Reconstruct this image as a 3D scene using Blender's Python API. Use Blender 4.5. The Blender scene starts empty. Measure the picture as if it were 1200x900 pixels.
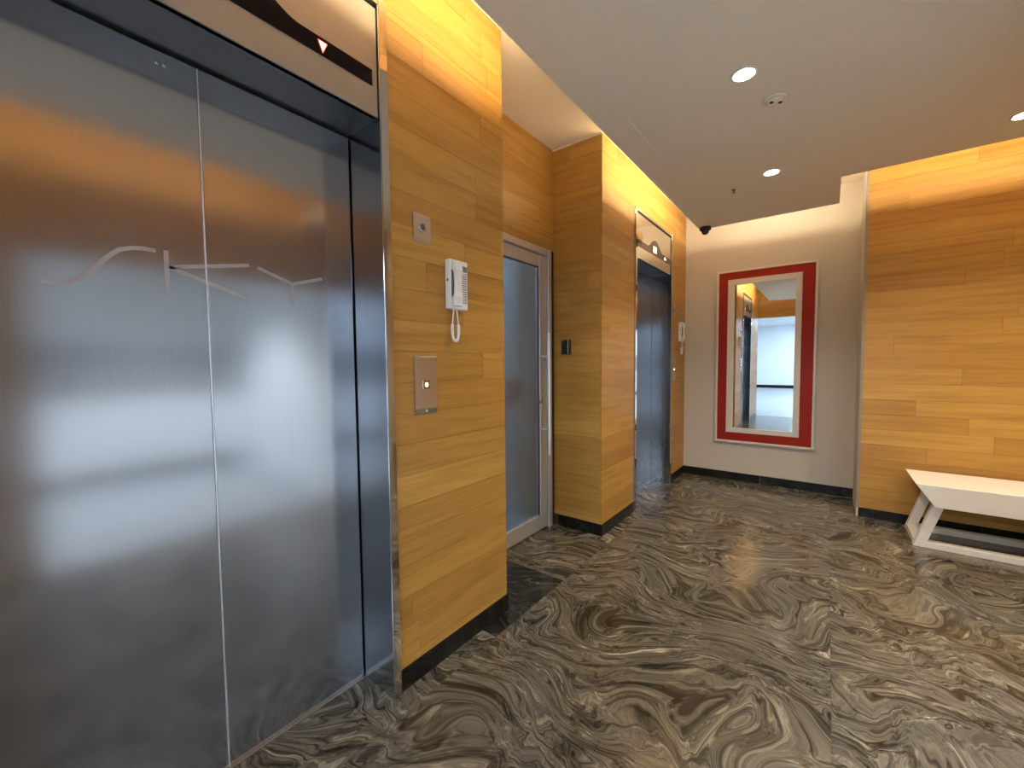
import bpy, bmesh, math, random
from mathutils import Vector, Matrix

random.seed(7)
scene = bpy.context.scene
col = scene.collection

# ------------------------------------------------------------------ camera
FPX = 481.51
YAW, PITCH, ROLL = 0.655053, 0.0514189, -0.00933877
CAM_H = 1.30
cf = Vector((-math.sin(YAW)*math.cos(PITCH), math.cos(YAW)*math.cos(PITCH), -math.sin(PITCH)))
r0 = Vector((math.cos(YAW), math.sin(YAW), 0)); u0 = r0.cross(cf)
cr = math.cos(ROLL)*r0 + math.sin(ROLL)*u0
cu = -math.sin(ROLL)*r0 + math.cos(ROLL)*u0
cam_data = bpy.data.cameras.new('camera')
cam_data.sensor_fit = 'HORIZONTAL'; cam_data.sensor_width = 36.0
cam_data.lens = FPX/1200*36.0
cam_data.clip_start = 0.02; cam_data.clip_end = 100
cam = bpy.data.objects.new('camera', cam_data); col.objects.link(cam)
m = Matrix((cr, cu, -cf)).transposed().to_4x4(); m.translation = (0, 0, CAM_H)
cam.matrix_world = m
scene.camera = cam

# ------------------------------------------------------------------ world / exposure
w = bpy.data.worlds.new('world'); scene.world = w; w.use_nodes = True
w.node_tree.nodes['Background'].inputs[0].default_value = (0.75, 0.85, 1.0, 1)
w.node_tree.nodes['Background'].inputs[1].default_value = 0.3
vs = scene.view_settings
vs.view_transform = 'Standard'; vs.look = 'None'; vs.gamma = 1.0; vs.use_curve_mapping = False
vs.exposure = 0.18

# key dimensions (metres)
XL = -1.311          # face of the left (lift) wall
XD = -1.503          # face of the lift doors
XN = -1.722          # back of the glass door niche
YE = 4.983           # white end wall
YW = 4.410           # wood end wall by the bench
XW = 0.228           # its left edge
ZS = 2.583           # underside of the dropped ceiling
ZT = 2.650           # its top
ZU = 2.930           # upper ceiling
XO = 0.850           # opposite wall
ZB = 0.086           # baseboard height
WARM = (1.0, 0.77, 0.44)
WARM2 = (1.0, 0.83, 0.60)

COVE_W = 9.0        # watts per metre of cove
SPOT_W = 62.0
HALL_E = 24.0
HALL_FILL = 800.0

def area(name, loc, sx, sy, energy, color, direction, xaxis):
    l = bpy.data.lights.new(name, 'AREA'); l.shape = 'RECTANGLE'
    l.size = sx; l.size_y = sy; l.energy = energy; l.color = color
    o = bpy.data.objects.new(name, l); col.objects.link(o)
    z = -Vector(direction).normalized(); x = Vector(xaxis).normalized(); y = z.cross(x).normalized(); x = y.cross(z)
    mm = Matrix((x, y, z)).transposed().to_4x4(); mm.translation = loc
    o.matrix_world = mm
    return o
# cove strips lying on the dropped ceiling, along its edges
for ya, yb in ((-0.50, 1.66), (2.80, 4.34)):     # the strip is interrupted in front of the niche
    area('cove_light', (-0.975, (ya+yb)/2, ZT+0.025), yb-ya, 0.03, COVE_W*(yb-ya)*.9, WARM, (-1, 0, 0.30), (0, 1, 0))
area('cove_light', (-0.47, 4.285, ZT+0.018), 0.95, 0.02, COVE_W*0.95*.8, WARM2, (0, 1, 0.30), (1, 0, 0))
area('cove_light', (1.32, 3.675, ZT+0.018), 2.45, 0.02, COVE_W*2.45*.9, WARM, (0, 1, 0.30), (1, 0, 0))
area('cove_light', (0.05, 0.55, ZT+0.018), 2.6, 0.02, COVE_W*2.6*.8, WARM, (1, 0, 0.25), (0, 1, 0))

# ------------------------------------------------------------------ material helpers
def newmat(name):
    mt = bpy.data.materials.new(name); mt.use_nodes = True
    nt = mt.node_tree; b = nt.nodes['Principled BSDF']
    return mt, nt, b
def N(nt, t, **kw):
    n = nt.nodes.new(t)
    for k, v in kw.items(): setattr(n, k, v)
    return n
def math_node(nt, op, a, b=None):
    n = N(nt, 'ShaderNodeMath', operation=op)
    for i, v in enumerate((a, b)):
        if v is None: continue
        if isinstance(v, (int, float)): n.inputs[i].default_value = v
        else: nt.links.new(v, n.inputs[i])
    return n.outputs[0]
def ramp(nt, fac, stops, interp='LINEAR'):
    r = N(nt, 'ShaderNodeValToRGB'); r.color_ramp.interpolation = interp
    els = r.color_ramp.elements
    while len(els) < len(stops): els.new(0.5)
    for e, (p, c) in zip(els, stops):
        e.position = p; e.color = (*c, 1)
    nt.links.new(fac, r.inputs[0]); return r.outputs[0]
def plain(name, c, rough=0.5, metal=0.0, spec=0.5, bump=0.0, bscale=60, coat=0.0):
    mt, nt, b = newmat(name)
    b.inputs['Metallic'].default_value = metal
    b.inputs['Roughness'].default_value = rough
    b.inputs['Specular IOR Level'].default_value = spec
    b.inputs['Coat Weight'].default_value = coat
    tc = N(nt, 'ShaderNodeNewGeometry')
    no = N(nt, 'ShaderNodeTexNoise'); no.inputs['Scale'].default_value = bscale; no.inputs['Detail'].default_value = 4
    nt.links.new(tc.outputs['Position'], no.inputs['Vector'])
    d = tuple(x*0.95 for x in c)
    nt.links.new(ramp(nt, no.outputs[0], [(0.3, d), (0.7, c)]), b.inputs['Base Color'])
    if bump:
        bp = N(nt, 'ShaderNodeBump'); bp.inputs['Strength'].default_value = bump; bp.inputs['Distance'].default_value = 0.002
        nt.links.new(no.outputs[0], bp.inputs['Height']); nt.links.new(bp.outputs[0], b.inputs['Normal'])
    return mt
def emit(name, c, s):
    mt, nt, b = newmat(name)
    b.inputs['Base Color'].default_value = (0.02, 0.02, 0.02, 1)
    b.inputs['Emission Color'].default_value = (*c, 1); b.inputs['Emission Strength'].default_value = s
    return mt
def wood(name, gain=1.0):
    mt, nt, b = newmat(name)
    g = N(nt, 'ShaderNodeNewGeometry'); oi = N(nt, 'ShaderNodeObjectInfo')
    sp = N(nt, 'ShaderNodeSeparateXYZ'); nt.links.new(g.outputs['Position'], sp.inputs[0])
    h = math_node(nt, 'ADD', sp.outputs[0], sp.outputs[1])
    h = math_node(nt, 'ADD', h, math_node(nt, 'MULTIPLY', oi.outputs['Random'], 37.0))
    cb = N(nt, 'ShaderNodeCombineXYZ')
    nt.links.new(math_node(nt, 'MULTIPLY', h, 1.6), cb.inputs[0])
    nt.links.new(math_node(nt, 'MULTIPLY', sp.outputs[2], 26.0), cb.inputs[1])
    nt.links.new(math_node(nt, 'MULTIPLY', oi.outputs['Random'], 91.0), cb.inputs[2])
    n1 = N(nt, 'ShaderNodeTexNoise'); n1.inputs['Scale'].default_value = 1.0; n1.inputs['Detail'].default_value = 5; n1.inputs['Roughness'].default_value = 0.62; n1.inputs['Distortion'].default_value = 0.35
    nt.links.new(cb.outputs[0], n1.inputs['Vector'])
    cb2 = N(nt, 'ShaderNodeCombineXYZ')
    nt.links.new(math_node(nt, 'MULTIPLY', h, 7.0), cb2.inputs[0])
    nt.links.new(math_node(nt, 'MULTIPLY', sp.outputs[2], 210.0), cb2.inputs[1])
    n2 = N(nt, 'ShaderNodeTexNoise'); n2.inputs['Scale'].default_value = 1.0; n2.inputs['Detail'].default_value = 3
    nt.links.new(cb2.outputs[0], n2.inputs['Vector'])
    G = gain
    base = ramp(nt, oi.outputs['Random'], [(0.0, (.42*G, .205*G, .042*G)), (0.3, (.50*G, .270*G, .058*G)), (0.62, (.44*G, .225*G, .046*G)), (1.0, (.57*G, .325*G, .076*G))])
    grain = ramp(nt, n1.outputs[0], [(0.28, (.74, .68, .60)), (0.5, (.96, .96, .95)), (0.72, (1.10, 1.11, 1.12))])
    fine = ramp(nt, n2.outputs[0], [(0.3, (.90, .88, .86)), (0.65, (1.03, 1.03, 1.03))])
    mx = N(nt, 'ShaderNodeMix', data_type='RGBA', blend_type='MULTIPLY'); mx.inputs[0].default_value = 1
    nt.links.new(base, mx.inputs[6]); nt.links.new(grain, mx.inputs[7])
    mx2 = N(nt, 'ShaderNodeMix', data_type='RGBA', blend_type='MULTIPLY'); mx2.inputs[0].default_value = 1
    nt.links.new(mx.outputs[2], mx2.inputs[6]); nt.links.new(fine, mx2.inputs[7])
    nt.links.new(mx2.outputs[2], b.inputs['Base Color'])
    b.inputs['Roughness'].default_value = 0.38; b.inputs['Specular IOR Level'].default_value = 0.4
    bp = N(nt, 'ShaderNodeBump'); bp.inputs['Strength'].default_value = 0.06; bp.inputs['Distance'].default_value = 0.002
    nt.links.new(n2.outputs[0], bp.inputs['Height']); nt.links.new(bp.outputs[0], b.inputs['Normal'])
    return mt
def steel(name, c, rough, brushed=0.5, aniso=0.0):
    mt, nt, b = newmat(name)
    b.inputs['Metallic'].default_value = 1.0
    g = N(nt, 'ShaderNodeNewGeometry')
    mp = N(nt, 'ShaderNodeMapping'); mp.inputs['Scale'].default_value = (900, 900, 7)
    nt.links.new(g.outputs['Position'], mp.inputs['Vector'])
    no = N(nt, 'ShaderNodeTexNoise'); no.inputs['Scale'].default_value = 1.0; no.inputs['Detail'].default_value = 3
    nt.links.new(mp.outputs[0], no.inputs['Vector'])
    n2 = N(nt, 'ShaderNodeTexNoise'); n2.inputs['Scale'].default_value = 2.2; n2.inputs['Detail'].default_value = 3
    nt.links.new(g.outputs['Position'], n2.inputs['Vector'])
    lo = tuple(x*(1-.12*brushed) for x in c); hi = tuple(min(1, x*(1+.10*brushed)) for x in c)
    nt.links.new(ramp(nt, no.outputs[0], [(0.3, lo), (0.7, hi)]), b.inputs['Base Color'])
    r = math_node(nt, 'ADD', math_node(nt, 'MULTIPLY', no.outputs[0], 0.10*brushed), rough-0.07*brushed)
    r = math_node(nt, 'ADD', r, math_node(nt, 'MULTIPLY', n2.outputs[0], 0.05*brushed))
    nt.links.new(r, b.inputs['Roughness'])
    if aniso:
        tg = N(nt, 'ShaderNodeTangent', direction_type='RADIAL', axis='Z')
        b.inputs['Anisotropic'].default_value = aniso
        nt.links.new(tg.outputs[0], b.inputs['Tangent'])
    return mt
def marble(name, stops, gain=1.0, rough=0.13, spec=0.5):
    """wavy banded gneiss: flow lines from stretched, twice warped noise; every tile may carry its own seed"""
    mt, nt, b = newmat(name)
    g = N(nt, 'ShaderNodeNewGeometry')
    at = N(nt, 'ShaderNodeAttribute', attribute_type='OBJECT', attribute_name='seed')
    off = N(nt, 'ShaderNodeVectorMath', operation='MULTIPLY_ADD')
    cb = N(nt, 'ShaderNodeCombineXYZ')
    for i in range(3): nt.links.new(at.outputs['Fac'], cb.inputs[i])
    off.inputs[1].default_value = (5.31, 3.17, 7.7)
    nt.links.new(cb.outputs[0], off.inputs[0]); nt.links.new(g.outputs['Position'], off.inputs[2])
    P = off.outputs[0]
    def warp(vec, scale, amt, detail):
        n = N(nt, 'ShaderNodeTexNoise'); n.inputs['Scale'].default_value = scale; n.inputs['Detail'].default_value = detail
        nt.links.new(vec, n.inputs['Vector'])
        s = N(nt, 'ShaderNodeVectorMath', operation='SUBTRACT'); nt.links.new(n.outputs['Color'], s.inputs[0]); s.inputs[1].default_value = (.5, .5, .5)
        a = N(nt, 'ShaderNodeVectorMath', operation='MULTIPLY_ADD'); nt.links.new(s.outputs[0], a.inputs[0]); a.inputs[1].default_value = (amt, amt, 0)
        nt.links.new(vec, a.inputs[2]); return a.outputs[0]
    W = warp(P, 1.3, 1.15, 1.0)
    W = warp(W, 4.2, 0.34, 2.0)
    W2 = warp(W, 19.0, 0.10, 3.0)
    def flow(vec, sx, sy, loc, detail, rough_):
        mp = N(nt, 'ShaderNodeMapping'); mp.inputs['Rotation'].default_value = (0, 0, math.radians(28)); mp.inputs['Scale'].default_value = (sx, sy, 1); mp.inputs['Location'].default_value = loc
        nt.links.new(vec, mp.inputs['Vector'])
        n = N(nt, 'ShaderNodeTexNoise'); n.inputs['Scale'].default_value = 1.0; n.inputs['Detail'].default_value = detail; n.inputs['Roughness'].default_value = rough_
        nt.links.new(mp.outputs[0], n.inputs['Vector']); return n.outputs[0]
    n1 = flow(W2, 3.0, 13, (0, 0, 0), 6, .70)
    n2 = flow(W2, 5.0, 38, (3, 9, 0), 4, .6)
    n3 = flow(W, 1.6, 16, (7, 1, 0), 3, .5)
    c1 = ramp(nt, n1, [(p, tuple(x*gain for x in c)) for p, c in stops])
    c2 = ramp(nt, n2, [(0.34, (.26, .25, .23)), (0.43, (.85, .85, .84)), (0.55, (1.0, 1.0, 1.0)), (0.62, (1.75, 1.72, 1.64))])
    # thin dark seams where a slow flow field crosses its middle value
    rid = math_node(nt, 'ABSOLUTE', math_node(nt, 'SUBTRACT', n3, 0.5))
    c3 = ramp(nt, rid, [(0.0, (.30, .27, .23)), (0.012, (.55, .52, .48)), (0.03, (1.0, 1.0, 1.0)), (0.05, (1.50, 1.46, 1.36)), (0.09, (1.0, 1.0, 1.0))])
    mx0 = N(nt, 'ShaderNodeMix', data_type='RGBA', blend_type='MULTIPLY'); mx0.inputs[0].default_value = 0.85
    nt.links.new(c1, mx0.inputs[6]); nt.links.new(c2, mx0.inputs[7])
    mx = N(nt, 'ShaderNodeMix', data_type='RGBA', blend_type='MULTIPLY'); mx.inputs[0].default_value = 0.9
    nt.links.new(mx0.outputs[2], mx.inputs[6]); nt.links.new(c3, mx.inputs[7])
    nt.links.new(mx.outputs[2], b.inputs['Base Color'])
    b.inputs['Roughness'].default_value = rough
    b.inputs['Specular IOR Level'].default_value = spec
    return mt

M = {}
M['wood'] = wood('wood_plank', .96)
M['wood_core'] = plain('plank_gap', (.10, .05, .015), .8)
M['paint'] = plain('wall_paint', (.54, .485, .405), .75, bump=.05, bscale=90)
M['ceil'] = plain('ceiling_paint', (.92, .80, .63), .8, bump=.03, bscale=90)
M['edge'] = plain('edge_trim', (.26, .23, .19), .5)
M['steel'] = steel('brushed_steel', (.345, .362, .395), .14, .5, .3)
M['steel'].node_tree.nodes['Principled BSDF'].inputs['Metallic'].default_value = .86
M['steel_dark'] = steel('jamb_steel', (.46, .48, .51), .13, .5)
M['polish'] = steel('polished_steel', (.66, .63, .58), .055, .3)
M['transom'] = plain('satin_transom', (.33, .30, .265), .42, .55)
M['soffit'] = plain('soffit_steel', (.14, .135, .13), .38, .8)
M['satin'] = steel('satin_steel', (.62, .58, .54), .26, .5)
M['etch'] = steel('etched_steel', (.72, .73, .75), .34, .2)
M['letter'] = plain('etched_letter', (.40, .40, .41), .34, .8)
M['alu'] = plain('aluminium', (.60, .59, .57), .42, .65)
M['bright_edge'] = plain('bright_pull_and_highlight', (.80, .81, .83), .35, .6)  # pull handle metal, also colours the painted seam highlight
M['gap'] = plain('dark_gap', (.012, .012, .014), .6)
M['display'] = plain('display_glass', (.008, .005, .005), .12, spec=.12)
M['display2'] = plain('display_brown_reflection', (.14, .075, .035), .12)  # brown reflection on the display put into its base colour
M['base'] = marble('black_marble', [(.30, (.006, .006, .006)), (.52, (.012, .011, .010)), (.66, (.03, .027, .024)), (.80, (.075, .068, .06))], 1, .30, .15)
STOPS = [(.30, (.010, .009, .008)), (.38, (.036, .032, .025)), (.44, (.082, .074, .058)), (.51, (.135, .121, .095)), (.56, (.085, .076, .060)), (.62, (.185, .167, .132)), (.69, (.29, .265, .215)), (.78, (.40, .37, .305))]
M['marble'] = marble('wavy_marble', STOPS, .92, .17)
M['marble_dark'] = marble('dark_marble', [(.28, (.012, .012, .011)), (.5, (.026, .026, .024)), (.62, (.035, .034, .031)), (.76, (.13, .125, .115))], 1, .13)
M['grout'] = plain('floor_screed', (.05, .045, .035), .8)
M['white'] = plain('white_lacquer', (.80, .77, .71), .32)
M['plastic'] = plain('white_plastic', (.80, .79, .77), .35)
M['grey_plastic'] = plain('grey_plastic', (.22, .22, .23), .45)
M['slot'] = plain('dark_grey_plastic', (.10, .10, .11), .5)
M['black'] = plain('black_plastic', (.012, .011, .011), .28)
M['dome'] = plain('smoked_dome', (.03, .018, .02), .06)
M['red'] = plain('red_lacquer', (.30, .013, .003), .45, spec=.25)
M['cream'] = plain('cream_lacquer', (.66, .60, .52), .4)
M['hall_white'] = plain('hall_paint', (.82, .84, .86), .7)
M['hall_band'] = plain('hall_panel_grey', (.30, .31, .33), .5)
M['hall_floor'] = plain('hall_floor_tile', (.33, .35, .37), .45)
M['lamp'] = emit('lamp_lens', (1.0, .90, .74), 26)
M['panel_fill'] = emit('hall_fill_panel', (.66, .83, 1.0), HALL_E)
M['led_red'] = emit('red_led', (1.0, .05, .02), 9)
M['led_core'] = emit('red_led_core', (1.0, .62, .55), 7)
M['led_warm'] = emit('warm_led', (1.0, .72, .42), 5)
M['button_lit'] = emit('button_led', (1.0, .88, .62), 7)
M['sign_red'] = plain('red_board', (.5, .03, .02), .5)
mt, nt, b = newmat('mirror_glass'); b.inputs['Metallic'].default_value = 1; b.inputs['Roughness'].default_value = 0.008; b.inputs['Base Color'].default_value = (.90, .93, .93, 1); M['mirror'] = mt
mt, nt, b = newmat('frosted_glass')
b.inputs['Base Color'].default_value = (.72, .84, .97, 1); b.inputs['Roughness'].default_value = .25; b.inputs['Transmission Weight'].default_value = .92; b.inputs['IOR'].default_value = 1.45
no = N(nt, 'ShaderNodeTexNoise'); no.inputs['Scale'].default_value = 260
bp = N(nt, 'ShaderNodeBump'); bp.inputs['Strength'].default_value = .15; bp.inputs['Distance'].default_value = .001
nt.links.new(no.outputs[0], bp.inputs['Height']); nt.links.new(bp.outputs[0], b.inputs['Normal']); M['frost'] = mt

# ------------------------------------------------------------------ mesh helpers
def bm_box(bm, x0, x1, y0, y1, z0, z1):
    vs_ = [bm.verts.new((x, y, z)) for x in (x0, x1) for y in (y0, y1) for z in (z0, z1)]
    for f in ((0, 1, 3, 2), (4, 6, 7, 5), (0, 4, 5, 1), (2, 3, 7, 6), (0, 2, 6, 4), (1, 5, 7, 3)):
        bm.faces.new([vs_[i] for i in f])
def finish(name, bm, mat, parent=None, bevel=0.0, seg=2, smooth=False):
    bmesh.ops.recalc_face_normals(bm, faces=bm.faces)
    if bevel:
        bmesh.ops.bevel(bm, geom=[e for e in bm.edges if len(e.link_faces) == 2 and e.calc_face_angle() > .4], offset=bevel, segments=seg, profile=.5, affect='EDGES')
    me = bpy.data.meshes.new(name); bm.to_mesh(me); bm.free()
    if smooth:
        for p in me.polygons: p.use_smooth = True
    me.materials.append(M[mat] if isinstance(mat, str) else mat)
    o = bpy.data.objects.new(name, me); col.objects.link(o)
    if parent is not None:
        o.parent = parent
        o.location = -parent.location      # meshes are written in world coordinates
        if parent.parent is not None: o.location = -(parent.location + parent.parent.location)
    return o
def box(name, x0, x1, y0, y1, z0, z1, mat, parent=None, bevel=0.0, seg=2):
    bm = bmesh.new(); bm_box(bm, x0, x1, y0, y1, z0, z1)
    return finish(name, bm, mat, parent, bevel, seg)
def boxes(name, lst, mat, parent=None):
    bm = bmesh.new()
    for bx in lst: bm_box(bm, *bx)
    return finish(name, bm, mat, parent)
def prism(name, pts, axis, a0, a1, mat, parent=None, bevel=0.0):
    """pts: polygon in the two other axes (in x,y,z order), extruded along axis"""
    bm = bmesh.new()
    def P(p, a):
        return {'X': (a, p[0], p[1]), 'Y': (p[0], a, p[1]), 'Z': (p[0], p[1], a)}[axis]
    A = [bm.verts.new(P(p, a0)) for p in pts]; B = [bm.verts.new(P(p, a1)) for p in pts]
    bm.faces.new(A); bm.faces.new(B[::-1])
    n = len(pts)
    for i in range(n): bm.faces.new((A[i], A[(i+1) % n], B[(i+1) % n], B[i]))
    return finish(name, bm, mat, parent, bevel)
def lathe(name, prof, centre, axis, mat, parent=None, n=32):
    """prof: (radius, height along axis) ; axis a vector"""
    ax = Vector(axis).normalized(); t = Vector((0, 0, 1)) if abs(ax.z) < .9 else Vector((1, 0, 0))
    a = ax.cross(t).normalized(); c = ax.cross(a)
    bm = bmesh.new(); rings = []
    for r, h in prof:
        if r < 1e-6: rings.append([bm.verts.new(Vector(centre)+ax*h)])
        else: rings.append([bm.verts.new(Vector(centre)+ax*h+r*(math.cos(2*math.pi*i/n)*a+math.sin(2*math.pi*i/n)*c)) for i in range(n)])
    for A, B in zip(rings, rings[1:]):
        for i in range(n):
            j = (i+1) % n
            if len(A) == 1 and len(B) == 1: continue
            if len(A) == 1: bm.faces.new((A[0], B[i], B[j]))
            elif len(B) == 1: bm.faces.new((A[i], B[0], A[j]))
            else: bm.faces.new((A[i], B[i], B[j], A[j]))
    for R in (rings[0], rings[-1]):
        if len(R) > 1: bm.faces.new(R)
    o = finish(name, bm, mat, parent)
    for p in o.data.polygons: p.use_smooth = len(p.vertices) < 5
    return o
def tube(name, pts, rad, mat, parent=None, n=10, ripple=0.0, rip_n=0):
    bm = bmesh.new(); rings = []
    pts = [Vector(p) for p in pts]; up = Vector((1, 0, 0))
    for i, p in enumerate(pts):
        t = (pts[min(i+1, len(pts)-1)]-pts[max(i-1, 0)]).normalized()
        a = t.cross(up)
        if a.length < 1e-3: a = t.cross(Vector((0, 1, 0)))
        a.normalize(); b_ = t.cross(a)
        r = rad*(1+ripple*math.sin(i*math.pi/1.5)) if ripple else rad
        rings.append([bm.verts.new(p+r*(math.cos(2*math.pi*k/n)*a+math.sin(2*math.pi*k/n)*b_)) for k in range(n)])
    for A, B in zip(rings, rings[1:]):
        for k in range(n): bm.faces.new((A[k], A[(k+1) % n], B[(k+1) % n], B[k]))
    bm.faces.new(rings[0]); bm.faces.new(rings[-1])
    return finish(name, bm, mat, parent, smooth=True)
def thing(name, loc, label, cat, group=None):
    o = bpy.data.objects.new(name, None); o.empty_display_size = .05; col.objects.link(o)
    o.location = loc; o['label'] = label; o['category'] = cat
    if group: o['group'] = group
    return o
def struct(o, label=None, cat=None):
    o['kind'] = 'structure'
    if label: o['label'] = label
    if cat: o['category'] = cat
    return o

# shared unit cube for planks, tiles and baseboard pieces
UNIT = {}
def unit(mat):
    if mat not in UNIT:
        bm = bmesh.new(); bm_box(bm, 0, 1, 0, 1, 0, 1); bmesh.ops.recalc_face_normals(bm, faces=bm.faces)
        me = bpy.data.meshes.new('piece_'+mat); bm.to_mesh(me); bm.free(); me.materials.append(M[mat]); UNIT[mat] = me
    return UNIT[mat]
def piece(name, x0, x1, y0, y1, z0, z1, mat, parent):
    o = bpy.data.objects.new(name, unit(mat)); col.objects.link(o)
    o.parent = parent; o.location = (x0, y0, z0); o.scale = (x1-x0, y1-y0, z1-z0)
    return o

def planks(parent, axis, face, sign, a0, a1, z0, z1, holes=(), h=0.1225, t=0.014, zoff=0.0):
    """rows of boards on a wall; axis 'X' = wall normal along X (boards run along Y)"""
    g = 0.0005
    k0 = int((z0-zoff)//h)
    zs = []
    z = zoff+k0*h
    while z < z1-1e-6:
        lo, hi = max(z, z0), min(z+h, z1)
        cuts = sorted({lo, hi} | {q for hh in holes for q in hh[2:4] if lo+.004 < q < hi-.004})
        zs.append(list(zip(cuts, cuts[1:]))); z += h
    for row, subs in enumerate(zs):
        x = a0-random.uniform(0.0, 0.9); joints = []
        while x < a1:
            x += random.choice((.62, .78, .95, 1.15, 1.35))*random.uniform(.9, 1.1)
            if a0+.09 < x < a1-.09: joints.append(x)
        for lo, hi in subs:
            if hi-lo < .006: continue
            segs = [(a0, a1)]
            for hh in holes:
                if hh[2] < hi-.002 and hh[3] > lo+.002:
                    ns = []
                    for s in segs:
                        if hh[0] > s[0]: ns.append((s[0], min(s[1], hh[0])))
                        if hh[1] < s[1]: ns.append((max(s[0], hh[1]), s[1]))
                    segs = [s for s in ns if s[1]-s[0] > .003]
            for s in segs:
                ed = [s[0]]+[j for j in joints if s[0]+.05 < j < s[1]-.05]+[s[1]]
                for p, q in zip(ed, ed[1:]):
                    dd = random.uniform(0, .0006)
                    f0, f1 = (face-t, face-dd) if sign > 0 else (face+dd, face+t)
                    e0 = g if p != s[0] else 0; e1 = g if q != s[1] else 0
                    if axis == 'X': piece('plank', f0, f1, p+e0, q-e1, lo+g, hi-g, 'wood', parent)
                    else: piece('plank', p+e0, q-e1, f0, f1, lo+g, hi-g, 'wood', parent)

# ------------------------------------------------------------------ floor
GX, GY, TS = 0.040, 1.444, 0.630
floor = struct(boxes('floor', [(-1.90, XO, -1.30, 5.10, -0.06, -0.012), (XO, 3.0, 2.35, 5.10, -0.06, -0.012)], 'grout'))
jg = 0.0005
for i in range(-4, 5):
    for j in range(-5, 7):
        x0, x1 = GX+i*TS, GX+(i+1)*TS; y0, y1 = GY+j*TS, GY+(j+1)*TS
        for (rx0, rx1, ry0, ry1) in ((-1.80, XO, -1.30, 5.0), (XO, 3.0, 2.35, 5.0)):
            a0, a1, b0, b1 = max(x0, rx0), min(x1, rx1), max(y0, ry0), min(y1, ry1)
            if a1-a0 < .02 or b1-b0 < .02: continue
            dark = (i == -3 and j == 0)
            t = piece('floor_tile', a0+jg, a1-jg, b0+jg, b1-jg, -0.012, 0.0, 'marble_dark' if dark else 'marble', floor)
            t['seed'] = 0.0 if -2 <= i <= -1 else (1.37+.61*j if i <= -3 else 2.9*(i+1)+.77*(j % 5))

# ------------------------------------------------------------------ left wall with its planks
L1 = (-0.085, 0.963)      # lift 1 outer frame (Y)
L2 = (3.415, 4.452)       # lift 2
NI = (1.645, 2.788)       # niche
ZF = 2.600                # top of lift frames
t_ = 0.014
XC = XL-t_
wl = struct(boxes('wall_left', [
    (-2.10, XC, -1.30, L1[0], 0, ZU), (-2.10, XC, L1[0], L1[1], ZF, ZU), (-2.10, XC, L1[1], NI[0]-t_, 0, ZU),
    (-1.90, XN-t_, NI[0], NI[1], 2.165, ZU), (-1.90, XN-.02, NI[0]-t_, 1.70, 0, 2.165), (-1.90, XN-.02, 2.742, NI[1]+t_, 0, 2.165),
    (-2.10, XC, NI[1]+t_, L2[0], 0, ZU), (-2.10, XC, L2[0], L2[1], ZF, ZU), (-2.10, XC, L2[1], YE, 0, ZU)], 'wood_core'),
    'amber wood plank wall holding two steel elevators and a glass door', 'wall')
planks(wl, 'X', XL, 1, -1.15, NI[0], ZB, ZU, [(L1[0], L1[1], 0, ZF)])
planks(wl, 'X', XL, 1, NI[1], YE, ZB, ZU, [(L2[0], L2[1], 0, ZF)])
planks(wl, 'X', XN, 1, NI[0], NI[1], 2.165, ZU)
planks(wl, 'Y', NI[1], -1, XN, XL-.0005, ZB, ZU)
planks(wl, 'Y', NI[0], 1, XN, XL-.0005, ZB, ZU)

# baseboards: short black marble pieces standing slightly proud of the boards
def baseboard(name, runs):
    e = struct(bpy.data.objects.new(name, None)); col.objects.link(e)
    for axis, face, sign, a0, a1 in runs:
        n = max(1, round((a1-a0)/.62)); st = (a1-a0)/n
        for k in range(n):
            p, q = a0+k*st+.0008, a0+(k+1)*st-.0008
            f0, f1 = (face-.012, face+.006) if sign > 0 else (face-.006, face+.012)
            o = piece('baseboard_piece', *((f0, f1, p, q) if axis == 'X' else (p, q, f0, f1)), 0, ZB, 'base', e)
            o['seed'] = random.uniform(0, 20)
    return e
baseboard('baseboard_left', [('X', XL, 1, L1[1], 1.462), ('X', XL, 1, 1.462, NI[0]+.006), ('Y', NI[1], -1, XN+.04, XL+.006), ('X', XL, 1, NI[1], L2[0]), ('X', XL, 1, L2[1], YE-.006), ('X', XL, 1, -1.15, L1[0])])

# ------------------------------------------------------------------ end walls
we = struct(box('wall_end', XL, XW, YE, YE+.15, 0, ZU, 'paint'), 'off-white plaster wall behind the red framed mirror', 'wall')
baseboard('baseboard_end', [('Y', YE, -1, XL, XW)])
wr = struct(box('wall_right', XW+.001, 3.15, YW+t_, YE+.15, 0, ZU, 'wood_core'), 'amber wood plank wall behind the white bench', 'wall')
box('side_panel', XW-.012, XW+.001, YW, YE, 0, ZU, 'paint', wr)
planks(wr, 'Y', YW, -1, XW, 3.0, ZB-.01, ZU)
baseboard('baseboard_right', [('Y', YW+.012, -1, XW, 3.0)])
struct(box('trim_1', XW-.014, XW+.004, YW-.003, YW+.004, ZB-.01, ZU, 'edge'))
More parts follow.
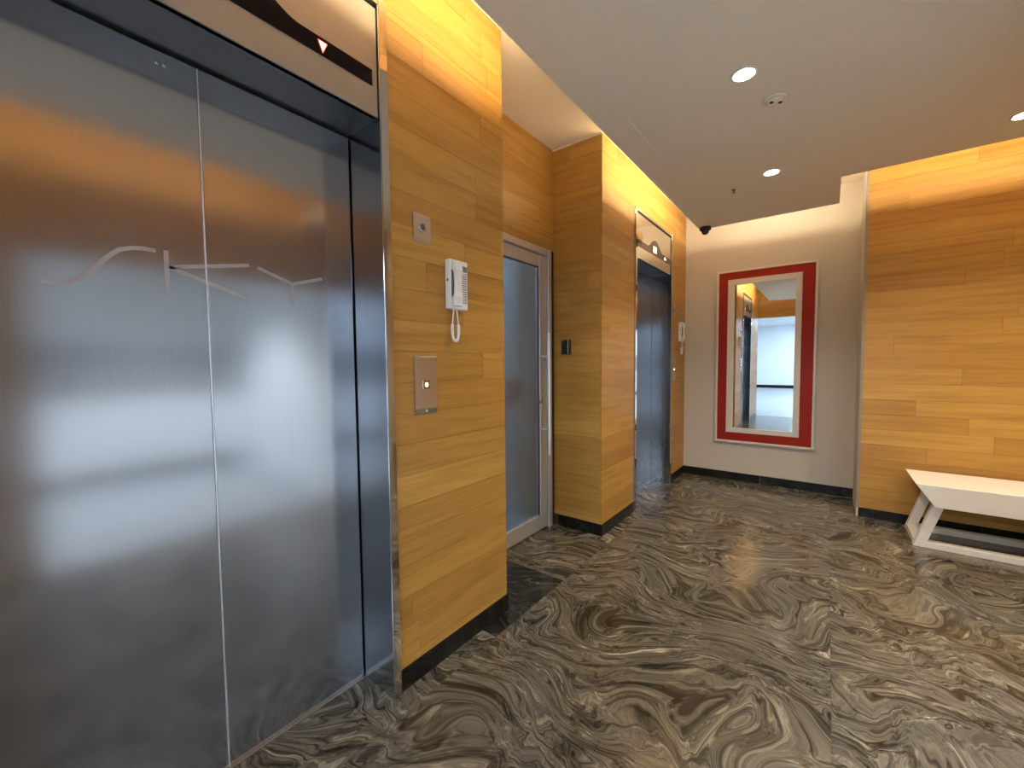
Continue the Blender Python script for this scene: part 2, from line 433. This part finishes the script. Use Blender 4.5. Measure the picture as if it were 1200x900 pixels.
# room shell outside the picture
struct(box('wall_alcove', 3.0, 3.15, 2.35, YW, 0, ZU, 'paint'))
wo = struct(boxes('wall_opposite', [(XO, XO+.15, -1.30, -1.05, 0, ZU), (XO, XO+.15, -.20, .20, 0, ZU), (XO, XO+.15, -1.05, -.20, 2.02, ZU), (XO, XO+.15, 0.20, 2.35, 2.02, ZU)], 'wood'))
struct(box('wall_alcove_side', XO, 3.0, 2.35, 2.50, 0, ZU, 'paint'))
wb = struct(boxes('wall_back', [(-2.1, -1.42, -1.30, -1.15, 0, ZU), (-1.42, .72, -1.30, -1.15, 2.28, ZU), (.72, XO, -1.30, -1.15, 0, ZU)], 'wood'))
struct(box('ceiling_upper', -2.1, 3.15, -1.30, YE+.15, ZU, ZU+.10, 'ceil'))
SL = [(-1.026, -0.55), (-1.026, 4.379), (0.045, 4.379), (0.045, 3.765), (2.6, 3.765), (2.6, 1.90), (0.15, 1.90), (0.15, -0.55)]
ceiling = struct(prism('ceiling', SL, 'Z', ZS, ZT, 'ceil'), 'lowered off-white ceiling panel with hidden cove lighting', 'ceiling')
box('light_band_strip', -0.884, -0.866, 0.6, 4.0, ZS-.0015, ZS+.001, 'ceil', ceiling)  # raised strip shaped after a band of light on the ceiling
struct(boxes('trim_2', [(XN, XL, NI[1]-.010, NI[1]-.0005, ZU-.008, ZU-.0005)], 'ceil'))

# bright white hall beyond the openings
struct(boxes('floor_hall', [(XO, 3.55, -13.2, 2.35, -.06, 0), (-3.2, XO, -13.2, -1.30, -.06, 0)], 'hall_floor'))
struct(boxes('wall_hall', [(3.4, 3.55, -13.2, 2.35, 0, 3.0), (-3.2, 3.55, -13.2, -13.05, 0, 3.0), (-3.2, -3.05, -13.05, -1.30, 0, 3.0), (-3.05, -2.1, -1.45, -1.30, 0, 3.0), (XO+.15, 3.4, 2.20, 2.35, 0, 3.0)], 'hall_white'))
struct(boxes('baseboard_hall', [(3.385, 3.4, -13.05, 2.2, 0, .12), (-3.05, 3.4, -13.05, -13.03, 0, .14), (-3.05, -3.035, -13.05, -1.45, 0, .12)], 'base'))
struct(boxes('trim_hall', [(3.385, 3.4, -13.05, 2.2, .95, 1.55)], 'hall_band'))
struct(boxes('ceiling_hall', [(XO+.15, 3.55, -13.2, 2.35, 2.95, 3.05), (-3.2, XO+.15, -13.2, -1.30, 2.95, 3.05)], 'hall_white'))
for k, (px, py) in enumerate([(2.2, 1.2), (2.2, -1.2), (-.3, -3.0), (2.2, -3.8), (-.3, -5.6), (-.3, -8.4), (-.3, -11.2), (2.2, -7.0)]):  # added unseen panels, stand in for the hall's daylight
    e = thing('added_light_panel', (px, py, 2.93), 'added square cool white panel lighting the unseen hall', 'light', 'added hall light panels')
    boxes('panel_frame', [(px-.62, px-.6, py-.62, py+.62, 2.925, 2.95), (px+.6, px+.62, py-.62, py+.62, 2.925, 2.95), (px-.6, px+.6, py-.62, py-.6, 2.925, 2.95), (px-.6, px+.6, py+.6, py+.62, 2.925, 2.95)], 'alu', e)
    box('diffuser', px-.6, px+.6, py-.6, py+.6, 2.932, 2.948, 'panel_fill', e)
    if k in (0, 1):  # added spots, bounce light off the hall floor onto the lobby ceiling
        l = bpy.data.lights.new('hall_fill', 'SPOT'); l.energy = HALL_FILL; l.color = (.93, .97, 1.0); l.spot_size = math.radians(95); l.spot_blend = .5; l.shadow_soft_size = .3
        o = bpy.data.objects.new('hall_fill', l); col.objects.link(o); o.location = (px, py, 2.90)

# ------------------------------------------------------------------ elevators
ZH, ZD = 2.188, 2.180
def stroke(path, w):
    """flat polyline outline in (y, z)"""
    L, R = [], []
    for i, p in enumerate(path):
        a = path[max(i-1, 0)]; c = path[min(i+1, len(path)-1)]
        d = Vector((c[0]-a[0], c[1]-a[1])).normalized(); n = Vector((-d.y, d.x))*w/2
        L.append((p[0]+n.x, p[1]+n.y)); R.append((p[0]-n.x, p[1]-n.y))
    return L, R
def elevator(ya, yb, label, first):
    yc = (ya+yb)/2; fo = .035
    oa, ob = ya+fo, yb-fo
    e = thing('elevator', (XL, yc, 0), label, 'elevator', 'elevators in the wood wall')
    # frame: face strips and deep side reveals
    for s, (f0, f1, r0_, r1_) in enumerate(((ya, oa, oa-.004, oa), (ob, yb, ob, ob+.004))):
        j = box('jamb', XD-.03, XL+.010, min(f0, r0_)+.0, max(f1, r1_), 0, ZF, 'steel_dark', e, .0015, 1)
        box('edge_strip', XL+.010, XL+.013, f0+.002, f1-.002, 0.0, ZF, 'polish', j)
    box('frame_head', XL-.02, XL+.010, oa, ob, ZF-.022, ZF, 'polish', e)
    box('header_soffit', XD-.03, XL-.004, oa, ob, ZH, ZH+.02, 'soffit', e)
    tr = box('transom_panel', XL-.02, XL+.002, oa+.003, ob-.003, ZH-.0, ZF-.036, 'transom' if first else 'polish', e, .001, 1)
    box('shadow_gap', XL-.02, XL-.012, oa, ob, ZF-.036, ZF-.022, 'gap', e)
    # display: low band that swells to a hump in the middle
    d0, d1 = oa+.022, ob-.024
    top = [(d1, 2.343)]
    for k in range(0, 17):
        t = k/16
        y = yc+.205-.41*t
        top.append((y, 2.343+.085*(0.5-0.5*math.cos(2*math.pi*t))**.8))
    top.append((d0, 2.343))
    prism('display', [(d0, 2.288), (d1, 2.288)]+top, 'X', XL+.002, XL+.004, 'display' if first else 'display2', tr)
    xs = XL+.0042
    if first:
        prism('down_arrow', [(.708, 2.331), (.738, 2.331), (.723, 2.297)], 'X', xs, xs+.001, 'led_red', tr)
        prism('arrow_core', [(.7125, 2.328), (.7335, 2.328), (.723, 2.303)], 'X', xs+.001, xs+.0015, 'led_core', tr)
    else:
        # lit floor figure 2 and a small arrow
        y0, z0, q, hgt = yc-.06, 2.315, .085, .052
        segs = [(0, hgt-.012, q, hgt), (q-.03, hgt/2, q, hgt), (0, hgt/2-.006, q, hgt/2+.006), (0, 0, .03, hgt/2), (0, 0, q, .012)]
        boxes('floor_figure', [(xs, xs+.001, y0+a, y0+c, z0+b_, z0+d) for a, b_, c, d in segs], 'led_warm', tr)
        prism('direction_arrow', [(yc+.25, 2.305), (yc+.31, 2.305), (yc+.28, 2.332)], 'X', xs, xs+.001, 'led_warm', tr)
    # two leaves
    ym = yc
    leaves = []
    for (p, q) in ((oa+.005, ym-.0022), (ym+.0022, ob-.005)):
        leaves.append(box('door_panel', XD-.03, XD, p, q, .006, ZD, 'steel', e, .002, 2))
    box('seam_highlight', XD-.012, XD+.0012, ym-.0020, ym+.0012, .008, ZD-.002, 'bright_edge', leaves[0])  # pale strip: highlight along the leaf seam put into its colour
    box('rear_gap', XD-.05, XD-.03, oa, ob, 0, ZH, 'gap', e)
    box('door_sill', XD-.03, XD+.012, oa+.001, ob-.001, 0.0, .005, 'satin', e)
    if first:
        W = .0115; x0, x1 = XD+.0001, XD+.0006
        def path3(name, path, leaf):
            L, R = stroke(path, W)
            bm = bmesh.new(); n = len(path)
            A = [[bm.verts.new((x, *p)) for p in S] for x in (x0, x1) for S in (L, R)]
            for i in range(n-1):
                bm.faces.new((A[0][i], A[0][i+1], A[1][i+1], A[1][i])); bm.faces.new((A[2][i], A[2][i+1], A[3][i+1], A[3][i]))
                bm.faces.new((A[0][i], A[0][i+1], A[2][i+1], A[2][i])); bm.faces.new((A[1][i], A[1][i+1], A[3][i+1], A[3][i]))
            return finish(name, bm, 'letter', leaf)
        S = [(.105, 1.506), (.132, 1.506), (.152, 1.513), (.180, 1.533), (.202, 1.560), (.222, 1.587), (.246, 1.611), (.272, 1.621), (.296, 1.624), (.322, 1.623)]
        path3('letter_s', S, leaves[0])
        path3('letter_k_stem', [(.344, 1.629), (.344, 1.50)], leaves[0])
        cut = ym-.0025; cut2 = ym+.0025
        zup = lambda y: 1.583+(y-.35)/.208*.042
        zdn = lambda y: 1.583-(y-.35)/.197*.067
        path3('letter_k_arm', [(.350, zup(.35)), (cut, zup(cut))], leaves[0]); path3('letter_k_arm', [(cut2, zup(cut2)), (.558, zup(.558))], leaves[1])
        path3('letter_k_leg', [(.350, zdn(.35)), (cut, zdn(cut))], leaves[0]); path3('letter_k_leg', [(cut2, zdn(cut2)), (.547, zdn(.547))], leaves[1])
        path3('letter_y_arm', [(.581, 1.623), (.689, 1.583), (.801, 1.619)], leaves[1])
        path3('letter_y_stem', [(.689, 1.583), (.689, 1.507)], leaves[1])
        # two tiny screws above the lettering
        for yy in (.345, .362): lathe('screw', [(.005, 0), (.005, .001), (0, .0015)], (XD, yy, 2.145), (1, 0, 0), 'etch', leaves[0], 12)
    return e
elevator(*L1, 'large brushed steel elevator doors etched with thin curved lettering, red arrow above', True)
elevator(*L2, 'steel elevator beside the off-white mirror wall, lit floor figure above its doors', False)

# ------------------------------------------------------------------ frosted glass door in the niche
d1 = struct(bpy.data.objects.new('door_1', None), 'frosted glass door in aluminium frame with long vertical steel pull', 'door'); col.objects.link(d1)
fy0, fy1, fz = 1.70, 2.742, 2.160
for p, q in ((fy0, fy0+.045), (fy1-.045, fy1)):
    box('door_frame', XN-.06, XN+.012, p, q, 0, fz, 'alu', d1, .003, 1)
box('door_frame', XN-.06, XN+.012, fy0+.045, fy1-.045, fz-.05, fz, 'alu', d1, .003, 1)
ly0, ly1, lz = fy0+.05, fy1-.05, fz-.056
leaf = box('door_leaf', XN-.045, XN-.005, ly1-.095, ly1, .012, lz, 'alu', d1, .003, 1)
box('stile', XN-.045, XN-.005, ly0, ly0+.08, .012, lz, 'alu', leaf, .003, 1)
box('rail', XN-.045, XN-.005, ly0+.08, ly1-.095, lz-.085, lz, 'alu', leaf, .003, 1)
box('rail', XN-.045, XN-.005, ly0+.08, ly1-.095, .012, .125, 'alu', leaf, .003, 1)
boxes('glazing_seal', [(XN-.03, XN-.012, ly1-.104, ly1-.095, .125, lz-.085), (XN-.03, XN-.012, ly0+.08, ly1-.095, lz-.094, lz-.085)], 'slot', leaf)
box('glass_pane', XN-.028, XN-.020, ly0+.08, ly1-.103, .125, lz-.094, 'frost', leaf)
hy = 2.602; hx = XN+.070
tube('pull_handle', [(hx, hy, .60), (hx, hy, .62), (hx, hy, 1.06), (hx, hy, 1.50), (hx, hy, 1.52)], .0135, 'bright_edge', leaf, 14)
for zz in (.795, 1.345): tube('handle_post', [(XN-.006, hy, zz), (XN+.02, hy, zz), (hx, hy, zz)], .008, 'bright_edge', leaf, 12)
lathe('lock_cylinder', [(.014, -.006), (.014, .004), (.011, .007), (0, .007)], (XN, hy-.005, 1.005), (1, 0, 0), 'satin', leaf, 20)
# service corridor behind the glass
struct(boxes('wall_store', [(-2.45, -2.30, .9, 3.3, 0, 2.6), (-2.30, -1.9, .9, 1.0, 0, 2.6), (-2.30, -2.1, 3.2, 3.3, 0, 2.6)], 'hall_white'))
struct(box('floor_store', -2.30, -1.80, 1.0, 3.2, -.06, 0, 'hall_floor'))
struct(box('ceiling_store', -2.45, -1.9, .9, 3.3, 2.6, 2.7, 'hall_white'))
rb = box('red_board', -2.298, -2.28, 2.86, 3.19, .93, 1.16, 'sign_red'); rb['label'] = 'red board dimly seen through the frosted glass door'; rb['category'] = 'board'
sl = thing('added_light_panel', (-2.1, 1.9, 2.58), 'added unseen cool white panel lighting the frosted glass door from behind', 'light')  # added glow source, brightens the frosted pane from behind
box('panel_frame', -2.24, -1.96, 1.18, 2.62, 2.588, 2.60, 'alu', sl)
box('diffuser', -2.22, -1.98, 1.2, 2.6, 2.580, 2.588, emit('store_fill', (.50, .76, 1.0), 15.0), sl)

# ------------------------------------------------------------------ wall fittings
def bent_plate(name, y0, y1, z0, z1, parent, mat='satin', b0=.013, b1=.013):
    """pressed plate: flat middle, top and bottom strips bent back towards the wall"""
    x = XL; d = .008
    return prism(name, [(x, z0), (x+.003, z0), (x+d, z0+b0), (x+d, z1-b1), (x+.003, z1), (x, z1)], 'Y', y0, y1, mat, parent)
def key_plate(yc, zc, label):
    e = thing('key_switch', (XL, yc, zc), label, 'key switch', 'steel wall plates beside the elevators')
    bent_plate('plate', yc-.044, yc+.044, zc-.056, zc+.056, e)
    ring = lathe('lock_ring', [(.019, 0), (.019, .003), (.015, .004), (.012, .003)], (XL+.008, yc, zc+.004), (1, 0, 0), 'satin', e, 24)
    lathe('lock_barrel', [(.0125, 0), (.0125, .0042), (0, .0042)], (XL+.008, yc, zc+.004), (1, 0, 0), 'slot', e, 20)
    return e
def call_plate(yc, zc, label):
    e = thing('call_button_panel', (XL, yc, zc), label, 'call button', 'steel wall plates beside the elevators')
    bent_plate('plate', yc-.058, yc+.058, zc-.119, zc+.119, e, 'satin', .022, .006)
    bt = box('button', XL+.008, XL+.0105, yc-.020, yc+.020, zc-.016, zc+.022, 'polish', e, .002, 2)
    prism('lit_symbol', [(yc-.008+.016*(.5+.5*math.cos(a)), zc+.001+.009*math.sin(a)) for a in [i*math.pi/4 for i in range(8)]]
          , 'X', XL+.0105, XL+.0115, 'button_lit', bt)
    lathe('screw', [(.0055, -.002), (.0055, .0022), (.002, .0028), (0, .002)], (XL+.0058, yc+.002, zc-.107), (1, 0, .2), 'etch', e, 14)
    return e
def phone(y0, zb, label):
    e = thing('intercom_phone', (XL, y0, zb), label, 'phone', 'white intercom handsets')
    W, H, D = .108, .212, .034
    box('body', XL, XL+D, y0, y0+W, zb, zb+H, 'plastic', e, .006, 3)
    # handset lying on the left half: grip with a swollen ear and mouth piece
    hy0, hy1 = y0+.008, y0+.052
    x = XL+D
    prof = [(x+.001, zb+.010), (x+.022, zb+.012), (x+.021, zb+.024), (x+.026, zb+.050), (x+.021, zb+.070), (x+.019, zb+.105), (x+.021, zb+.142), (x+.026, zb+.164), (x+.021, zb+.190), (x+.022, zb+.203), (x+.001, zb+.205), (x+.001, zb+.168), (x+.010, zb+.150), (x+.012, zb+.105), (x+.010, zb+.062), (x+.001, zb+.046)]
    prism('handset', prof, 'Y', hy0, hy1, 'plastic', e, .004)
    box('cradle_recess', XL+D, XL+D+.0012, y0+.006, y0+.058, zb+.052, zb+.165, 'grey_plastic', e)
    box('name_card', XL+D, XL+D+.0015, y0+.066, y0+.101, zb+.166, zb+.190, 'grey_plastic', e)
    sp = box('speaker_grille', XL+D, XL+D+.001, y0+.066, y0+.101, zb+.030, zb+.156, 'grey_plastic', e)
    boxes('grille_bar', [(XL+D+.001, XL+D+.0028, y0+.067, y0+.100, zb+.034+.0095*k, zb+.0385+.0095*k) for k in range(13)], 'plastic', sp)
    box('side_button', XL+.014, XL+.022, y0-.0012, y0, zb+.118, zb+.130, 'slot', e)
    # hanging coiled cord: thin straight ends, thick coiled loop
    cx, cy = XL+.030, y0+.030
    pts = []
    for k in range(0, 121):
        t = k/120*2-1
        y = cy+.020*math.copysign(min(1, abs(t)*1.0)**.55, t)*math.cos(min(1, max(0, (abs(t)-.55)/.45))*math.pi/2.6)
        z = zb-.135+.137*abs(t)**2.3 if abs(t) > .0 else zb-.135
        pts.append((cx+.004*math.sin(3*t), y, z))
    tube('cord', pts[15:106], .0062, 'plastic', e, 10, .22, 40)
    tube('cord_end', pts[0:17], .0026, 'plastic', e, 8); tube('cord_end', pts[104:121], .0026, 'plastic', e, 8)
    return e
key_plate(1.115, 1.843, 'small square steel key switch plate above the nearest white intercom phone')
call_plate(1.120, 1.213, 'tall steel call button plate with glowing button below the white intercom phone')
phone(1.240, 1.533, 'white intercom phone with coiled cord on the wood wall between elevator and glass door')
phone(4.715, 1.518, 'small white intercom phone in the corner beside the off-white mirror wall')
key_plate(4.545, 1.843, 'steel key switch plate beside the elevator next to the mirror wall')
call_plate(4.545, 1.213, 'steel call button plate beside the elevator next to the mirror wall')
cr_ = thing('card_reader', (-1.6, NI[1], 1.36), 'small black card reader on the wood side wall of the glass door niche', 'card reader')
box('body', -1.640, -1.586, NI[1]-.022, NI[1], 1.360, 1.474, 'black', cr_, .003, 2)
box('cover_strip', -1.583, -1.566, NI[1]-.016, NI[1], 1.360, 1.474, 'black', cr_, .002, 1)
box('bright_edge', -1.586, -1.583, NI[1]-.018, NI[1], 1.362, 1.472, 'plastic', cr_)
lathe('indicator', [(.004, 0), (.004, .001), (0, .0012)], (-1.622, NI[1]-.022, 1.464), (0, -1, 0), 'etch', cr_, 12)

# ------------------------------------------------------------------ red framed mirror
mx0, mx1, mz0, mz1 = -0.978, -0.089, 0.417, 2.263
mr = thing('wall_mirror', ((mx0+mx1)/2, YE, mz0), 'tall mirror in a wide red frame with cream edges on the off-white wall', 'mirror')
def rails(name, o, i, ya, yb, mat, bevel=.002):
    """four mitred rails between an outer and an inner rectangle (x0,x1,z0,z1)"""
    O = [(o[0], o[2]), (o[1], o[2]), (o[1], o[3]), (o[0], o[3])]; I = [(i[0], i[2]), (i[1], i[2]), (i[1], i[3]), (i[0], i[3])]
    for k in range(4):
        n = (k+1) % 4
        prism(name, [O[k], O[n], I[n], I[k]], 'Y', ya, yb, mat, mr, bevel)
def inset(r, d): return (r[0]+d, r[1]-d, r[2]+d, r[3]-d)
R0 = (mx0, mx1, mz0, mz1); R1 = inset(R0, .022); R2 = (-.868, -.213, .528, 2.163); R3 = (-.806, -.266, .578, 2.106)
rails('outer_rail', R0, R1, YE-.030, YE, 'cream')
rails('red_rail', R1, R2, YE-.024, YE, 'red', .0015)
rails('inner_rail', R2, R3, YE-.030, YE, 'cream')
box('mirror_glass', R3[0], R3[1], YE-.016, YE-.010, R3[2], R3[3], 'mirror', mr)

# ------------------------------------------------------------------ bench
bx0, bx1 = .499, 2.10
bn = thing('bench', (1.3, 4.12, 0), 'white lacquered bench with tapered seat and slanted legs against the wood wall', 'bench')
prism('seat', [(bx0, .447), (bx1, .447), (bx1-.098, .300), (bx0+.098, .300)], 'Y', 3.888, 4.372, 'white', bn, .002)
for ya, yb in ((3.93, 3.985), (4.30, 4.355)):
    prism('floor_rail', [(.503, 0), (bx0+bx1-.503, 0), (bx0+bx1-.5155, .042), (.5155, .042)], 'Y', ya, yb, 'white', bn, .0015)
    for s in (0, 1):
        f = (lambda x: x) if s == 0 else (lambda x: bx0+bx1-x)
        prism('leg', [(f(.5158), .0425), (f(.5725), .0425), (f(.648), .2995), (f(.592), .2995)], 'Y', ya, yb, 'white', bn, .0015)
for s in (0, 1):
    f = (lambda x: x) if s == 0 else (lambda x: bx0+bx1-x)
    a, b_ = sorted((f(.506), f(.558)))
    box('cross_rail', a, b_, 3.9855, 4.2995, .0, .042, 'white', bn, .0015, 1)

# ------------------------------------------------------------------ ceiling fittings
def downlight(x, y, label):
    e = thing('downlight', (x, y, ZS), label, 'downlight', 'round recessed downlights')
    lathe('trim_ring', [(.043, .002), (.043, -.003), (.050, -.004), (.056, -.001), (.056, .002)], (x, y, ZS), (0, 0, 1), 'plastic', e, 36)
    lathe('lens', [(.043, -.0005), (.043, -.0025), (.030, -.005), (0, -.007)], (x, y, ZS), (0, 0, 1), 'lamp', e, 36)
    l = bpy.data.lights.new('downlight_beam', 'SPOT'); l.energy = SPOT_W; l.color = (1.0, .86, .66); l.spot_size = math.radians(125); l.spot_blend = .7; l.shadow_soft_size = .04
    o = bpy.data.objects.new('downlight_beam', l); col.objects.link(o); o.location = (x, y, ZS-.02)
    return e
downlight(-.329, 2.158, 'glowing round downlight next to the smoke detector')
downlight(-.336, 3.369, 'glowing round downlight near the mirror end of the ceiling')
downlight(.795, 3.433, 'glowing round downlight above the white bench')
for px, py in ((1.91, 3.433), (1.91, 2.72)):  # added out-of-frame downlights for more warm bounce in the alcove
    downlight(px, py, 'added unseen downlight beyond the end of the white bench' if py > 3 else 'added unseen downlight in the alcove, across from the white bench')
sd = thing('smoke_detector', (-.237, 2.45, ZS), 'flat round smoke detector with dark slots on the ceiling', 'smoke detector')
lathe('base', [(.052, .001), (.052, -.006), (.046, -.010)], (-.237, 2.45, ZS), (0, 0, 1), 'ceil', sd, 32)
lathe('cap', [(.040, -.008), (.038, -.018), (.030, -.022), (0, -.023)], (-.237, 2.45, ZS), (0, 0, 1), 'ceil', sd, 32)
for dx, dy in ((-.012, -.02), (.022, .004)):
    lathe('slot', [(.009, 0), (.009, -.003), (0, -.004)], (-.237+dx, 2.45+dy, ZS-.021), (0, 0, 1), 'gap', sd, 14)
sh = thing('sprinkler_head', (-.59, 3.52, ZS), 'tiny sprinkler head poking from the ceiling', 'sprinkler')
lathe('escutcheon', [(.014, .001), (.014, -.004), (.006, -.006)], (-.59, 3.52, ZS), (0, 0, 1), 'satin', sh, 18)
lathe('nozzle', [(.006, -.004), (.006, -.020), (.010, -.022), (.010, -.026), (0, -.027)], (-.59, 3.52, ZS), (0, 0, 1), 'satin', sh, 14)
dc = thing('dome_camera', (-.965, 4.330, ZS), 'small black dome security camera at the ceiling corner', 'camera')
lathe('mount', [(.052, .001), (.052, -.022), (.047, -.028), (0, -.028)], (-.965, 4.330, ZS), (0, 0, 1), 'black', dc, 32)
lathe('dome', [(.034, -.026), (.034, -.040), (.029, -.056), (.018, -.067), (0, -.071)], (-.965, 4.330, ZS), (0, 0, 1), 'dome', dc, 28)
